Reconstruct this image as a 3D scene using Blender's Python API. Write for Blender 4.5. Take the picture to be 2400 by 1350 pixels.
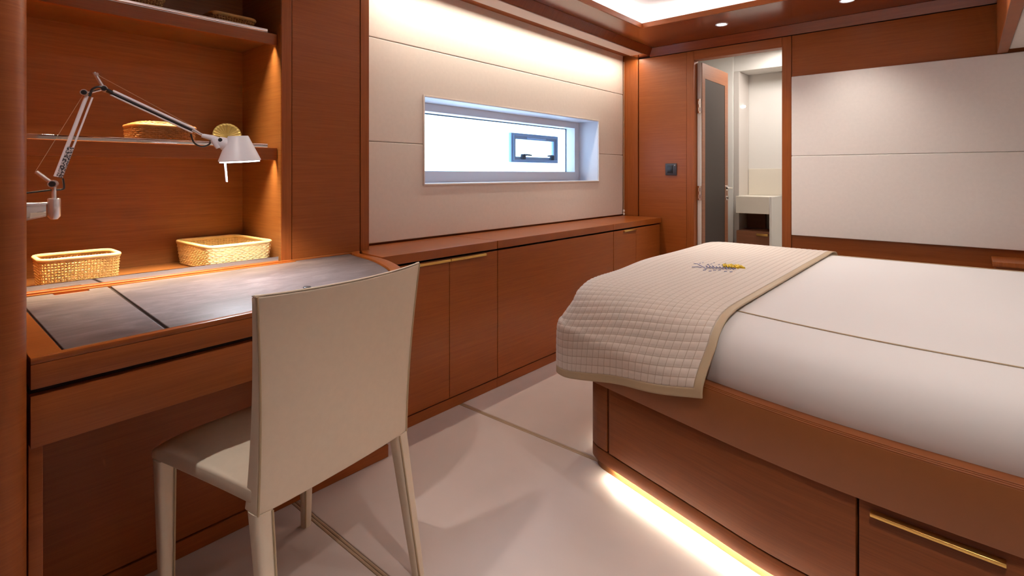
import bpy, bmesh, math, random
from mathutils import Vector, Matrix
random.seed(7)
PI = math.pi
for o in list(bpy.data.objects):
    bpy.data.objects.remove(o)
S = bpy.context.scene
COL = S.collection

# ------------------------------------------------------------------ camera
TH = math.atan(1064 / 1234)
cam_d = bpy.data.cameras.new('camera')
cam_d.sensor_width = 36.0
cam_d.lens = 36.0 * 1234 / 2400
cam_d.shift_y = -267 / 2400
cam_d.clip_start = 0.02
cam = bpy.data.objects.new('camera', cam_d)
COL.objects.link(cam)
cam.location = (0, 0, 1.1)
cam.rotation_euler = (PI / 2, 0, TH)
S.camera = cam

# ------------------------------------------------------------------ world, exposure
W = bpy.data.worlds.new('sky')
S.world = W
W.use_nodes = True
W.node_tree.nodes['Background'].inputs[0].default_value = (0.50, 0.72, 1.0, 1)
W.node_tree.nodes['Background'].inputs[1].default_value = 5.5
S.view_settings.view_transform = 'Standard'
S.view_settings.look = 'None'
S.view_settings.exposure = 0.0
S.view_settings.gamma = 1.0
S.view_settings.use_curve_mapping = False
S.cycles.use_light_tree = False
S.cycles.max_bounces = 6
S.cycles.diffuse_bounces = 4
S.cycles.glossy_bounces = 3
S.cycles.transmission_bounces = 2
S.cycles.transparent_max_bounces = 6
S.cycles.caustics_reflective = False
S.cycles.caustics_refractive = False

# ------------------------------------------------------------------ lights of the room
WARM = (1.0, 0.80, 0.62)
NEUT = (1.0, 0.90, 0.84)
def area(name, loc, sx, sy, power, color=WARM, rot=(0, 0, 0), spread=180, parent=None):
    d = bpy.data.lights.new(name, 'AREA')
    d.shape = 'RECTANGLE'
    d.size = sx
    d.size_y = sy
    d.energy = power
    d.color = color
    d.spread = math.radians(spread)
    o = bpy.data.objects.new(name, d)
    COL.objects.link(o)
    o.location = loc
    o.rotation_euler = rot
    return o
# strip behind the window-wall valance, shining down the padded panels
area('valance_strip_light', (-2.028, 2.66, 2.043), 0.007, 2.48, 13.0, (1.0, 0.87, 0.72))
# cove strips lying on the ledge of the ceiling tray, shining up
UP = (PI, 0, 0)
COVE = (1.0, 0.93, 0.90)
CP = 4.0
area('cove_strip_light', (-1.745, 1.96, 2.135), 0.02, 2.85, CP * 2.85, COVE, UP)
area('cove_strip_light', (0.01, 1.96, 2.135), 0.02, 2.85, CP * 2.85, COVE, UP)
area('cove_strip_light', (-0.867, 3.375, 2.135), 1.7, 0.02, CP * 1.7, COVE, UP)
area('cove_strip_light', (-0.867, 0.545, 2.135), 1.7, 0.02, CP * 1.7, COVE, UP)
# bathroom ceiling lamp
area('bathroom_lamp_light', (-1.05, 4.55, 2.17), 0.4, 0.4, 17.0, (1.0, 0.93, 0.86))

# ------------------------------------------------------------------ materials
def nodes(name):
    m = bpy.data.materials.new(name)
    m.use_nodes = True
    nt = m.node_tree
    return m, nt, nt.nodes['Principled BSDF']
def setp(p, base=None, rough=None, metal=None, coat=None, coat_r=0.1, spec=None, sheen=None):
    if base: p.inputs['Base Color'].default_value = (*base, 1)
    if rough is not None: p.inputs['Roughness'].default_value = rough
    if metal is not None: p.inputs['Metallic'].default_value = metal
    if coat is not None:
        p.inputs['Coat Weight'].default_value = coat
        p.inputs['Coat Roughness'].default_value = coat_r
    if spec is not None: p.inputs['Specular IOR Level'].default_value = spec
    if sheen is not None: p.inputs['Sheen Weight'].default_value = sheen
def noise(nt, scale_vec, scale, detail=4, rough=0.6, dist=0.0, coord='Object'):
    tc = nt.nodes.new('ShaderNodeTexCoord')
    mp = nt.nodes.new('ShaderNodeMapping')
    mp.inputs['Scale'].default_value = scale_vec
    nt.links.new(tc.outputs[coord], mp.inputs['Vector'])
    n = nt.nodes.new('ShaderNodeTexNoise')
    n.inputs['Scale'].default_value = scale
    n.inputs['Detail'].default_value = detail
    n.inputs['Roughness'].default_value = rough
    n.inputs['Distortion'].default_value = dist
    nt.links.new(mp.outputs[0], n.inputs['Vector'])
    return n
def ramp(nt, src, stops):
    r = nt.nodes.new('ShaderNodeValToRGB')
    e = r.color_ramp.elements
    while len(e) < len(stops): e.new(0.5)
    for k, (p, c) in enumerate(stops):
        e[k].position = p
        e[k].color = (*c, 1)
    nt.links.new(src, r.inputs[0])
    return r
def bump(nt, p, src, strength, dist=0.01):
    b = nt.nodes.new('ShaderNodeBump')
    b.inputs['Strength'].default_value = strength
    b.inputs['Distance'].default_value = dist
    nt.links.new(src, b.inputs['Height'])
    nt.links.new(b.outputs[0], p.inputs['Normal'])
def wood(name, axis, a, b, rough=0.42, coat=0.04):
    m, nt, p = nodes(name)
    sv = {'z': (1.0, 1.0, 42.0), 'x': (42.0, 1.0, 1.0), 'y': (1.0, 42.0, 1.0), 'v': (38.0, 38.0, 1.0)}[axis]
    n = noise(nt, sv, 2.4, 5, 0.62, 0.35)
    n2 = noise(nt, tuple(s * 3.2 for s in sv), 3.1, 3, 0.5, 0.2)
    mx = nt.nodes.new('ShaderNodeMath'); mx.operation = 'MULTIPLY_ADD'
    mx.inputs[1].default_value = 0.45
    nt.links.new(n2.outputs['Fac'], mx.inputs[0])
    md = nt.nodes.new('ShaderNodeMath'); md.operation = 'MULTIPLY'
    md.inputs[1].default_value = 0.55
    nt.links.new(n.outputs['Fac'], md.inputs[0])
    nt.links.new(md.outputs[0], mx.inputs[2])
    r = ramp(nt, mx.outputs[0], [(0.33, a), (0.62, b)])
    nt.links.new(r.outputs[0], p.inputs['Base Color'])
    setp(p, rough=rough, coat=coat, coat_r=0.16, spec=0.32)
    return m
WA, WB = (0.240, 0.055, 0.0075), (0.315, 0.083, 0.0135)
M = {}
M['wood'] = wood('cherry_veneer', 'z', WA, WB)
M['wood_top'] = wood('cherry_veneer_top', 'x', WA, WB, 0.33, 0.12)
M['wood_v'] = wood('cherry_veneer_upright', 'v', WA, WB)
M['wood_dark'] = wood('cherry_veneer_ceiling', 'y', (0.17, 0.031, 0.0075), (0.22, 0.044, 0.011), 0.26, 0.4)
M['wood_bed'] = wood('cherry_veneer_bed', 'z', (0.180, 0.048, 0.011), (0.245, 0.072, 0.018))
M['wood_shelf'] = wood('cherry_veneer_shelf', 'z', (0.195, 0.069, 0.017), (0.270, 0.106, 0.029))
def plain(name, base, rough, metal=0.0, coat=None, spec=None, nscale=None, nstr=0.1, ndist=0.002, vary=0.0, emit=None, estr=0.0, sheen=None):
    m, nt, p = nodes(name)
    setp(p, base, rough, metal, coat, spec=spec, sheen=sheen)
    if nscale:
        n = noise(nt, (1, 1, 1), nscale, 4, 0.55)
        if nstr > 0.09: bump(nt, p, n.outputs['Fac'], nstr, ndist)
        if vary:
            n2 = noise(nt, (1, 1, 1), nscale * 0.12, 3, 0.6)
            r = ramp(nt, n2.outputs['Fac'], [(0.3, tuple(c * (1 - vary) for c in base)), (0.7, tuple(min(1, c * (1 + vary)) for c in base))])
            nt.links.new(r.outputs[0], p.inputs['Base Color'])
    if emit:
        p.inputs['Emission Color'].default_value = (*emit, 1)
        p.inputs['Emission Strength'].default_value = estr
    return m
M['gap'] = plain('shadow_gap', (0.018, 0.006, 0.004), 0.8)
M['cream'] = plain('cream_leather_panel', (0.83, 0.755, 0.69), 0.5, nscale=420, nstr=0.05, vary=0.02)
M['reveal'] = plain('painted_window_reveal', (0.70, 0.70, 0.74), 0.4)
M['pale'] = plain('pale_tone', (0.86, 0.72, 0.66), 0.35)  # on the valance underside this paints in reflected light; also the switch indicator
M['white'] = plain('white_ceiling_paint', (0.80, 0.77, 0.755), 0.7, nscale=200, nstr=0.02)
M['bath'] = plain('bathroom_white_gloss', (0.78, 0.75, 0.71), 0.25)
M['bathgrey'] = plain('bathroom_greige_panel', (0.62, 0.57, 0.53), 0.08)
M['counter'] = plain('bathroom_beige_counter', (0.78, 0.72, 0.62), 0.35)
M['floor'] = plain('beige_leather_floor', (0.615, 0.51, 0.465), 0.36, nscale=26, nstr=0.14, ndist=0.004, vary=0.035)
M['piping'] = plain('floor_seam_piping', (0.46, 0.33, 0.22), 0.5)
M['chair'] = plain('cream_saddle_leather', (0.78, 0.67, 0.525), 0.42, nscale=500, nstr=0.04, vary=0.02)
M['stitch'] = plain('leather_seam', (0.50, 0.385, 0.24), 0.5)
M['stitch_dark'] = plain('stitched_top_edge', (0.36, 0.30, 0.21), 0.7, nscale=300, nstr=0.6, ndist=0.004, vary=0.2)
M['gold'] = plain('brushed_brass', (0.86, 0.56, 0.17), 0.28, 1.0)
M['steel'] = plain('polished_steel', (0.86, 0.84, 0.83), 0.07, 1.0)
M['alu'] = plain('brushed_aluminium', (0.84, 0.82, 0.84), 0.26, 0.75)
M['alu_white'] = plain('satin_aluminium_shade', (0.88, 0.88, 0.95), 0.40, 0.0)
M['black'] = plain('black_plastic', (0.015, 0.015, 0.017), 0.35)
M['switch'] = plain('anthracite_plastic', (0.045, 0.045, 0.055), 0.35)
M['sheet'] = plain('white_sheet', (0.755, 0.715, 0.695), 0.75, nscale=3.2, nstr=0.10, ndist=0.02)
M['quilt'] = plain('beige_quilted_cotton', (0.70, 0.60, 0.515), 0.72, nscale=700, nstr=0.15, ndist=0.001, vary=0.02, sheen=0.15)
def quilt_mat():
    m = M['quilt']; nt = m.node_tree; p = nt.nodes['Principled BSDF']
    uv = nt.nodes.new('ShaderNodeUVMap'); uv.uv_map = 'cells'
    sp = nt.nodes.new('ShaderNodeSeparateXYZ')
    nt.links.new(uv.outputs[0], sp.inputs[0])
    ds = []
    for k in (0, 1):
        fr_ = nt.nodes.new('ShaderNodeMath'); fr_.operation = 'PINGPONG'; fr_.inputs[1].default_value = 0.5
        nt.links.new(sp.outputs[k], fr_.inputs[0]); ds.append(fr_)
    mn = nt.nodes.new('ShaderNodeMath'); mn.operation = 'MINIMUM'
    nt.links.new(ds[0].outputs[0], mn.inputs[0]); nt.links.new(ds[1].outputs[0], mn.inputs[1])
    mr = nt.nodes.new('ShaderNodeMapRange')
    mr.inputs['From Min'].default_value = 0.02; mr.inputs['From Max'].default_value = 0.05
    nt.links.new(mn.outputs[0], mr.inputs['Value'])
    mix = nt.nodes.new('ShaderNodeMix'); mix.data_type = 'RGBA'
    old = p.inputs['Base Color'].links[0].from_socket
    mix.inputs['A'].default_value = (0.43, 0.325, 0.24, 1)
    nt.links.new(old, mix.inputs['B']); nt.links.new(mr.outputs[0], mix.inputs['Factor'])
    nt.links.new(mix.outputs['Result'], p.inputs['Base Color'])
quilt_mat()
M['binding'] = plain('tan_satin_binding', (0.50, 0.375, 0.235), 0.42, nscale=60, nstr=0.12)
M['blue'] = plain('blue_embroidery', (0.16, 0.17, 0.36), 0.7)
M['yellow'] = plain('yellow_embroidery', (0.80, 0.55, 0.03), 0.6)
M['leather_rail'] = plain('tan_leather_rail', (0.27, 0.090, 0.024), 0.45, nscale=300, nstr=0.04, vary=0.02)
M['door_dark'] = plain('bronze_door_inset', (0.050, 0.038, 0.032), 0.55, spec=0.2)
M['door_wood'] = wood('walnut_door_frame', 'z', (0.20, 0.075, 0.035), (0.27, 0.105, 0.05))
M['hatch'] = plain('haze_blue_hatch_frame', (0.28, 0.46, 0.72), 0.5)  # dark frame with window haze and bloom painted into the blue
M['gasket'] = plain('window_gasket', (0.05, 0.08, 0.12), 0.6)
M['cane'] = plain('honey_rattan', (0.66, 0.40, 0.13), 0.5, nscale=140, nstr=0.25, vary=0.18)
M['cane_lt'] = plain('pale_rattan', (0.76, 0.54, 0.24), 0.5, nscale=140, nstr=0.25, vary=0.14)
M['cane_dk'] = plain('brown_rattan', (0.42, 0.19, 0.055), 0.5, nscale=140, nstr=0.25, vary=0.2)
M['brass_dish'] = plain('antique_brass', (0.27, 0.22, 0.09), 0.45, 0.5)
M['lens'] = plain('lit_lens', (1, 1, 1), 0.4, emit=(1.0, 0.97, 0.97), estr=12.0)
M['bulb'] = plain('lit_lamp_diffuser', (1, 1, 1), 0.4, emit=(0.96, 0.97, 1.0), estr=9.0)
M['rod_white'] = plain('white_switch_rod', (0.9, 0.9, 0.92), 0.35)  # plain white, no emission
M['led'] = plain('led_diffuser', (1, 1, 1), 0.4, emit=(1.0, 0.70, 0.36), estr=3.0)

def leather_desk():
    m, nt, p = nodes('grey_mottled_leather')
    n = noise(nt, (7, 2.2, 4), 3.2, 8, 0.68, 0.9)
    r = ramp(nt, n.outputs['Fac'], [(0.30, (0.060, 0.045, 0.045)), (0.52, (0.105, 0.080, 0.078)), (0.74, (0.185, 0.145, 0.14))])
    nt.links.new(r.outputs[0], p.inputs['Base Color'])
    rr = nt.nodes.new('ShaderNodeMapRange')
    rr.inputs['To Min'].default_value = 0.46
    rr.inputs['To Max'].default_value = 0.36
    nt.links.new(n.outputs['Fac'], rr.inputs['Value'])
    nt.links.new(rr.outputs[0], p.inputs['Roughness'])
    n2 = noise(nt, (1, 1, 1), 90, 4, 0.6)
    bump(nt, p, n2.outputs['Fac'], 0.06, 0.004)
    return m
M['leather'] = leather_desk()
def sticker():
    m, nt, p = nodes('printed_sticker')
    n = noise(nt, (1, 1, 1), 260, 1, 0.4)
    r = ramp(nt, n.outputs['Fac'], [(0.47, (0.05, 0.05, 0.06)), (0.53, (0.62, 0.60, 0.62))])
    nt.links.new(r.outputs[0], p.inputs['Base Color'])
    setp(p, rough=0.4)
    return m
M['sticker'] = sticker()
def glass():
    m, nt, p = nodes('window_glass')
    out = nt.nodes['Material Output']
    tr = nt.nodes.new('ShaderNodeBsdfTransparent')
    tr.inputs[0].default_value = (0.97, 0.99, 1.0, 1)
    gl = nt.nodes.new('ShaderNodeBsdfGlossy')
    gl.inputs['Roughness'].default_value = 0.02
    mx = nt.nodes.new('ShaderNodeMixShader')
    mx.inputs[0].default_value = 0.05
    nt.links.new(tr.outputs[0], mx.inputs[1])
    nt.links.new(gl.outputs[0], mx.inputs[2])
    nt.links.new(mx.outputs[0], out.inputs['Surface'])
    return m
M['glass'] = glass()

# ------------------------------------------------------------------ geometry helpers
def link(o, parent=None):
    COL.objects.link(o)
    if parent is not None:
        o.parent = parent
        w = Matrix.Identity(4); q = parent
        while q is not None:
            w = Matrix.Translation(q.location) @ (q.matrix_parent_inverse @ w if False else w)
            q = None
        o.matrix_parent_inverse = WM[parent.name].inverted()
    WM[o.name] = (Matrix.Translation(o.location) if parent is None else Matrix.Identity(4))
    return o
WM = {}
def thing(name, label, cat, loc, group=None, kind=None):
    o = bpy.data.objects.new(name, None)
    o.empty_display_size = 0.05
    o.location = loc
    link(o)
    if label: o['label'] = label
    if cat: o['category'] = cat
    if group: o['group'] = group
    if kind: o['kind'] = kind
    return o
def tag(o, label, cat=None, group=None, kind=None):
    if label: o['label'] = label
    if cat: o['category'] = cat
    if group: o['group'] = group
    if kind: o['kind'] = kind
    return o
def mk(name, verts, faces, mat, parent=None, smooth=False, bevel=0.0, seg=2, angle=30):
    bm = bmesh.new()
    vs = [bm.verts.new(v) for v in verts]
    for f in faces:
        try: bm.faces.new([vs[i] for i in f])
        except ValueError: pass
    bmesh.ops.recalc_face_normals(bm, faces=bm.faces)
    if bevel > 0:
        es = [e for e in bm.edges if len(e.link_faces) == 2 and e.calc_face_angle(0) > math.radians(angle)]
        bmesh.ops.bevel(bm, geom=es, offset=bevel, segments=seg, affect='EDGES', profile=0.5)
    me = bpy.data.meshes.new(name)
    bm.to_mesh(me)
    bm.free()
    if smooth:
        try: me.set_sharp_from_angle(angle=math.radians(40))
        except Exception: pass
        for p in me.polygons: p.use_smooth = p.area < 0.012
    me.materials.append(M[mat] if isinstance(mat, str) else mat)
    o = bpy.data.objects.new(name, me)
    return link(o, parent)
def boxv(x0, x1, y0, y1, z0, z1):
    v = [(x, y, z) for x in (x0, x1) for y in (y0, y1) for z in (z0, z1)]
    f = [(0, 1, 3, 2), (4, 6, 7, 5), (0, 4, 5, 1), (2, 3, 7, 6), (0, 2, 6, 4), (1, 5, 7, 3)]
    return v, f
def box(name, x0, x1, y0, y1, z0, z1, mat, parent=None, bevel=0.0015, seg=2):
    v, f = boxv(x0, x1, y0, y1, z0, z1)
    return mk(name, v, f, mat, parent, bevel=bevel, seg=seg, smooth=bevel > 0)
def boxes(name, lst, mat, parent=None):
    V, F = [], []
    for b in lst:
        v, f = boxv(*b)
        k = len(V)
        V += v
        F += [tuple(i + k for i in q) for q in f]
    return mk(name, V, F, mat, parent)
def prism(name, poly, a0, a1, mat, parent=None, axis='z', bevel=0.0, seg=2, smooth=True, angle=30):
    n = len(poly)
    def P(p, a):
        return (p[0], p[1], a) if axis == 'z' else ((a, p[0], p[1]) if axis == 'x' else (p[0], a, p[1]))
    V = [P(p, a0) for p in poly] + [P(p, a1) for p in poly]
    F = [tuple(range(n)), tuple(range(n, 2 * n))] + [(i, (i + 1) % n, n + (i + 1) % n, n + i) for i in range(n)]
    return mk(name, V, F, mat, parent, smooth=smooth, bevel=bevel, seg=seg, angle=angle)
def tube_vf(pts, r, sides=8, closed=False, k0=0, flat=None):
    pts = [Vector(p) for p in pts]
    n = len(pts)
    V, F = [], []
    up = Vector((0, 0, 1))
    prev = None
    for i, p in enumerate(pts):
        if closed: t = pts[(i + 1) % n] - pts[i - 1]
        else: t = pts[min(i + 1, n - 1)] - pts[max(i - 1, 0)]
        t.normalize()
        if prev is None:
            a = up if abs(t.dot(up)) < 0.95 else Vector((1, 0, 0))
            u = (a - t * a.dot(t)).normalized()
        else:
            u = prev - t * prev.dot(t)
            u = u.normalized() if u.length > 1e-6 else prev
        prev = u
        w = t.cross(u)
        rr = r[i] if isinstance(r, (list, tuple)) else r
        for s in range(sides):
            a = 2 * PI * s / sides
            V.append(tuple(p + u * (math.cos(a) * rr) + w * (math.sin(a) * rr)))
    m = n if closed else n - 1
    for i in range(m):
        for s in range(sides):
            a = k0 + i * sides + s
            b = k0 + i * sides + (s + 1) % sides
            c = k0 + ((i + 1) % n) * sides + (s + 1) % sides
            d = k0 + ((i + 1) % n) * sides + s
            F.append((a, b, c, d))
    if not closed:
        F.append(tuple(k0 + s for s in range(sides)))
        F.append(tuple(k0 + (n - 1) * sides + s for s in range(sides)))
    return V, F
def tube(name, pts, r, mat, parent=None, sides=10, closed=False):
    V, F = tube_vf(pts, r, sides, closed)
    return mk(name, V, F, mat, parent, smooth=True)
def tubes(name, lst, mat, parent=None, sides=5):
    V, F = [], []
    for it in lst:
        pts, r = it[0], it[1]
        cl = it[2] if len(it) > 2 else False
        v, f = tube_vf(pts, r, sides, cl, len(V))
        V += v
        F += f
    return mk(name, V, F, mat, parent, smooth=True)
def lathe(name, prof, c, mat, parent=None, n=28, axis=(0, 0, 1)):
    ax = Vector(axis).normalized()
    u = ax.orthogonal().normalized()
    w = ax.cross(u)
    c = Vector(c)
    V, F = [], []
    for r, h in prof:
        for s in range(n):
            a = 2 * PI * s / n
            V.append(tuple(c + ax * h + u * (r * math.cos(a)) + w * (r * math.sin(a))))
    for i in range(len(prof) - 1):
        for s in range(n):
            F.append((i * n + s, i * n + (s + 1) % n, (i + 1) * n + (s + 1) % n, (i + 1) * n + s))
    if prof[0][0] > 1e-5: F.append(tuple(range(n)))
    if prof[-1][0] > 1e-5: F.append(tuple((len(prof) - 1) * n + s for s in range(n)))
    return mk(name, V, F, mat, parent, smooth=True)
def crom(pts, n=8):
    P = [Vector(p) for p in pts]
    out = []
    for i in range(len(P) - 1):
        p0, p1, p2, p3 = P[max(i - 1, 0)], P[i], P[i + 1], P[min(i + 2, len(P) - 1)]
        for k in range(n):
            t = k / n
            out.append(0.5 * ((2 * p1) + (p2 - p0) * t + (2 * p0 - 5 * p1 + 4 * p2 - p3) * t * t + (3 * p1 - p0 - 3 * p2 + p3) * t ** 3))
    out.append(P[-1])
    return [tuple(q) for q in out]
def arc(cx, cy, r, a0, a1, n=8):
    return [(cx + r * math.cos(math.radians(a0 + (a1 - a0) * k / n)), cy + r * math.sin(math.radians(a0 + (a1 - a0) * k / n))) for k in range(n + 1)]

# ------------------------------------------------------------------ floor
ZB = 2.035            # top of the wood wall panels
YB = 3.93             # wall with the door
fl = box('floor', -2.5, 1.05, -1.4, 4.0, -0.06, -0.012, 'gap', None, 0)
tag(fl, 'beige leather floor laid in wide panels', None, None, 'structure')
seams = [-0.03, 0.862, 1.75, 2.64, 3.53]
edges = [-1.39] + seams + [3.93]
for k in range(len(edges) - 1):
    a = edges[k] + (0.011 if k else 0)
    b = edges[k + 1] - (0.011 if k < len(edges) - 2 else 0)
    box('floor_panel', -2.12, 1.0, a, b, -0.012, 0.0, 'floor', fl, 0.003)
for y in seams[:4]:
    for d in (-0.0052, 0.0052):
        pts = [(-2.0 + 3.0 * t / 40, y + d, -0.0042 + 0.0006 * math.sin(t * 2.1 + d * 900)) for t in range(41)]
        tube('seam_piping', pts, 0.0048, 'piping', fl, 8)

# ------------------------------------------------------------------ window wall (left of the photo)
XW = -2.165           # face of the padded panels
WY0, WY1, WZ0, WZ1 = 1.798, 3.538, 1.045, 1.513
wl = boxes('wall_left', [(-2.205, -2.185, 1.30, WY0, 0.0, 2.3), (-2.205, -2.185, WY1, 3.99, 0.0, 2.3),
                         (-2.205, -2.185, WY0, WY1, 0.0, WZ0), (-2.205, -2.185, WY0, WY1, WZ1, 2.3)], 'wood')
tag(wl, 'wall of padded cream panels around the long window', None, None, 'structure')
g = 0.001
prism('wall_panel', [(1.386, 0.765), (3.928, 0.765), (3.928, 1.258 - g), (WY1 + 0.004, 1.258 - g), (WY1 + 0.004, WZ0 - 0.004), (WY0 - 0.004, WZ0 - 0.004), (WY0 - 0.004, 1.258 - g), (1.386, 1.258 - g)],
      -2.184, XW, 'cream', wl, 'x', 0.004, 3)
prism('wall_panel', [(1.386, 1.258 + g), (WY0 - 0.004, 1.258 + g), (WY0 - 0.004, WZ1 + 0.004), (WY1 + 0.004, WZ1 + 0.004), (WY1 + 0.004, 1.258 + g), (3.928, 1.258 + g), (3.928, 1.7605 - g), (1.386, 1.7605 - g)],
      -2.184, XW, 'cream', wl, 'x', 0.004, 3)
prism('wall_panel', [(1.386, 1.7605 + g), (3.928, 1.7605 + g), (3.928, 2.10), (1.386, 2.10)], -2.184, XW, 'cream', wl, 'x', 0.004, 3)
# end return by the door wall and the tall panel beside the shelves
box('end_stile', -2.165, -2.03, 3.93, 3.948, 0.757, 2.10, 'wood_v', wl, 0.002)
box('end_stile', -2.19, -2.168, 3.929, 3.945, 0.757, 2.10, 'wood_v', wl, 0.001)
for a, b, mt, dx in ((0.987, 1.028, 'wood_v', 0), (1.031, 1.345, 'wood', -0.002), (1.348, 1.392, 'wood_v', 0)):
    box('upright_panel', -2.16, -2.06 + dx, a, b, 0.746, 2.3, mt, wl, 0.0015)
box('panel_backing', -2.17, -2.068, 0.99, 1.39, 0.75, 2.3, 'gap', wl, 0)
# valance along the top of the window wall
va = tag(prism('trim_1', [(-2.036, 2.047), (-1.92, 2.047), (-1.92, 2.050), (-1.882, 2.0985)] + [(-1.93, 2.0985), (-1.93, 2.30), (-2.036, 2.30)], 1.392, 3.948, 'wood_dark', None, 'y', 0), 'dark wooden valance above the window wall', None, None, 'structure')
box('valance_underside', -2.03, -1.926, 1.395, 3.80, 2.0435, 2.0472, 'pale', va, 0.001)  # pale colour paints the bright wall's reflection onto the wooden underside
box('valance_back_board', -2.183, -2.036, 1.394, 3.93, 2.082, 2.095, 'wood', va, 0.001)
# window
win = thing('window_1', 'long low white framed window with a small opening hatch', None, (-2.3, 2.67, 1.05), None, 'structure')
def frame_x(name, x0, x1, y0, y1, z0, z1, b, mat, parent, bev=0.0015):
    V, F = [], []
    o = [(y0, z0), (y1, z0), (y1, z1), (y0, z1)]
    bb = b if isinstance(b, tuple) else (b, b, b, b)
    i = [(y0 + bb[0], z0 + bb[2]), (y1 - bb[1], z0 + bb[2]), (y1 - bb[1], z1 - bb[3]), (y0 + bb[0], z1 - bb[3])]
    for x in (x0, x1):
        V += [(x, *p) for p in o] + [(x, *p) for p in i]
    for k in range(4):
        n = (k + 1) % 4
        F += [(k, n, 4 + n, 4 + k), (8 + k, 8 + n, 12 + n, 12 + k), (k, n, 8 + n, 8 + k), (4 + k, 4 + n, 12 + n, 12 + k)]
    return mk(name, V, F, mat, parent, smooth=True, bevel=bev)
frame_x('window_trim', -2.20, -2.158, WY0 - 0.006, WY1 + 0.006, WZ0 - 0.006, WZ1 + 0.006, 0.009, 'cream', win)
frame_x('reveal', -2.36, -2.166, WY0 + 0.001, WY1 - 0.001, WZ0 + 0.001, WZ1 - 0.001, 0.004, 'reveal', win, 0)
frame_x('frame', -2.425, -2.34, WY0 + 0.004, WY1 - 0.004, WZ0 + 0.004, WZ1 - 0.004, (0.058, 0.058, 0.068, 0.048), 'reveal', win, 0.003)
frame_x('gasket', -2.432, -2.424, WY0 + 0.04, WY1 - 0.04, WZ0 + 0.05, WZ1 - 0.03, (0.026, 0.026, 0.0235, 0.028), 'gasket', win, 0)
box('pane', -2.438, -2.433, WY0 + 0.03, WY1 - 0.03, WZ0 + 0.03, WZ1 - 0.02, 'glass', win, 0)
hf = frame_x('hatch_frame', -2.432, -2.405, 2.782, 3.339, 1.184, 1.391, (0.05, 0.055, 0.04, 0.042), 'hatch', win, 0.004)
frame_x('hatch_rim', -2.404, -2.397, 2.80, 3.321, 1.196, 1.379, (0.012, 0.012, 0.012, 0.012), 'hatch', hf, 0.003)
box('hatch_hinge', -2.404, -2.392, 2.95, 3.17, 1.357, 1.372, 'hatch', hf, 0.004)
for y, s in ((2.90, 1), (3.245, -1)):
    lv = box('latch', -2.404, -2.385, y - 0.022, y + 0.022, 1.205, 1.243, 'gasket', hf, 0.006)
    tube('latch_lever', [(-2.386, y, 1.236), (-2.38, y + s * 0.03, 1.238), (-2.378, y + s * 0.075, 1.235)], [0.008, 0.006, 0.005], 'gasket', hf, 8)
# roller blind bead cord at the end of the wall
cord = thing('blind_cord', 'thin bead cord hanging at the far end of the cream wall', 'cord', (-2.150, 3.915, 0.757))
tube('cord', [(-2.150, 3.915, 2.03), (-2.150, 3.915, 1.2), (-2.150, 3.915, 0.775)], 0.0028, 'stitch', cord, 6)
for z in (0.795, 0.770):
    lathe('bead', [(0, -0.012), (0.006, -0.009), (0.0085, 0), (0.006, 0.009), (0, 0.012)], (-2.150, 3.915, z), 'bath', cord, 12)

# ------------------------------------------------------------------ door wall (back)
DX0, DX1, DZ = -1.563, -0.952, 1.966
wb = boxes('wall_back', [(-2.205, DX0 - 0.05, YB + 0.02, YB + 0.07, 0, 2.3), (DX1 + 0.05, 1.05, YB + 0.02, YB + 0.07, 0, 2.3), (DX0 - 0.06, DX1 + 0.06, YB + 0.02, YB + 0.07, DZ + 0.05, 2.3)], 'gap')
tag(wb, 'wooden wall with the bathroom doorway and cream padded panels', None, None, 'structure')
box('wood_panel', -2.02, -1.622, YB, YB + 0.02, 0.0, ZB, 'wood', wb, 0.0015)
box('wood_panel', -2.16, -2.0, YB + 0.018, YB + 0.03, 0.757, ZB, 'wood_v', wb, 0.001)
box('wood_panel', -0.891, 1.0, YB, YB + 0.02, 1.757, ZB, 'wood', wb, 0.0015)
box('wood_panel', -0.891, 1.0, YB, YB + 0.02, 0.0, 0.688, 'wood', wb, 0.0015)
box('panel_backing', -0.891, 1.0, YB + 0.008, YB + 0.021, 0.687, 1.758, 'cream', wb, 0)
box('wall_panel', -0.889, 1.0, YB - 0.022, YB + 0.008, 1.2218, 1.755, 'cream', wb, 0.004, 3)
box('wall_panel', -0.889, 1.0, YB - 0.022, YB + 0.008, 0.690, 1.2202, 'cream', wb, 0.004, 3)
dr = thing('door_1', 'open brown door with dark inset leading to the bathroom', None, (DX0, YB, 0), None, 'structure')
box('door_jamb', DX0 - 0.057, DX0, YB - 0.004, YB + 0.075, 0.0, ZB, 'wood_v', dr, 0.002)
box('door_jamb', DX1, DX1 + 0.059, YB - 0.004, YB + 0.075, 0.0, ZB, 'wood_v', dr, 0.002)
box('door_head', DX0, DX1, YB - 0.004, YB + 0.075, DZ, ZB, 'wood', dr, 0.002)
box('jamb_lining', DX1 - 0.006, DX1 - 0.0005, YB + 0.03, YB + 0.078, 0.0, DZ - 0.002, 'bath', dr, 0.001)
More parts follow.
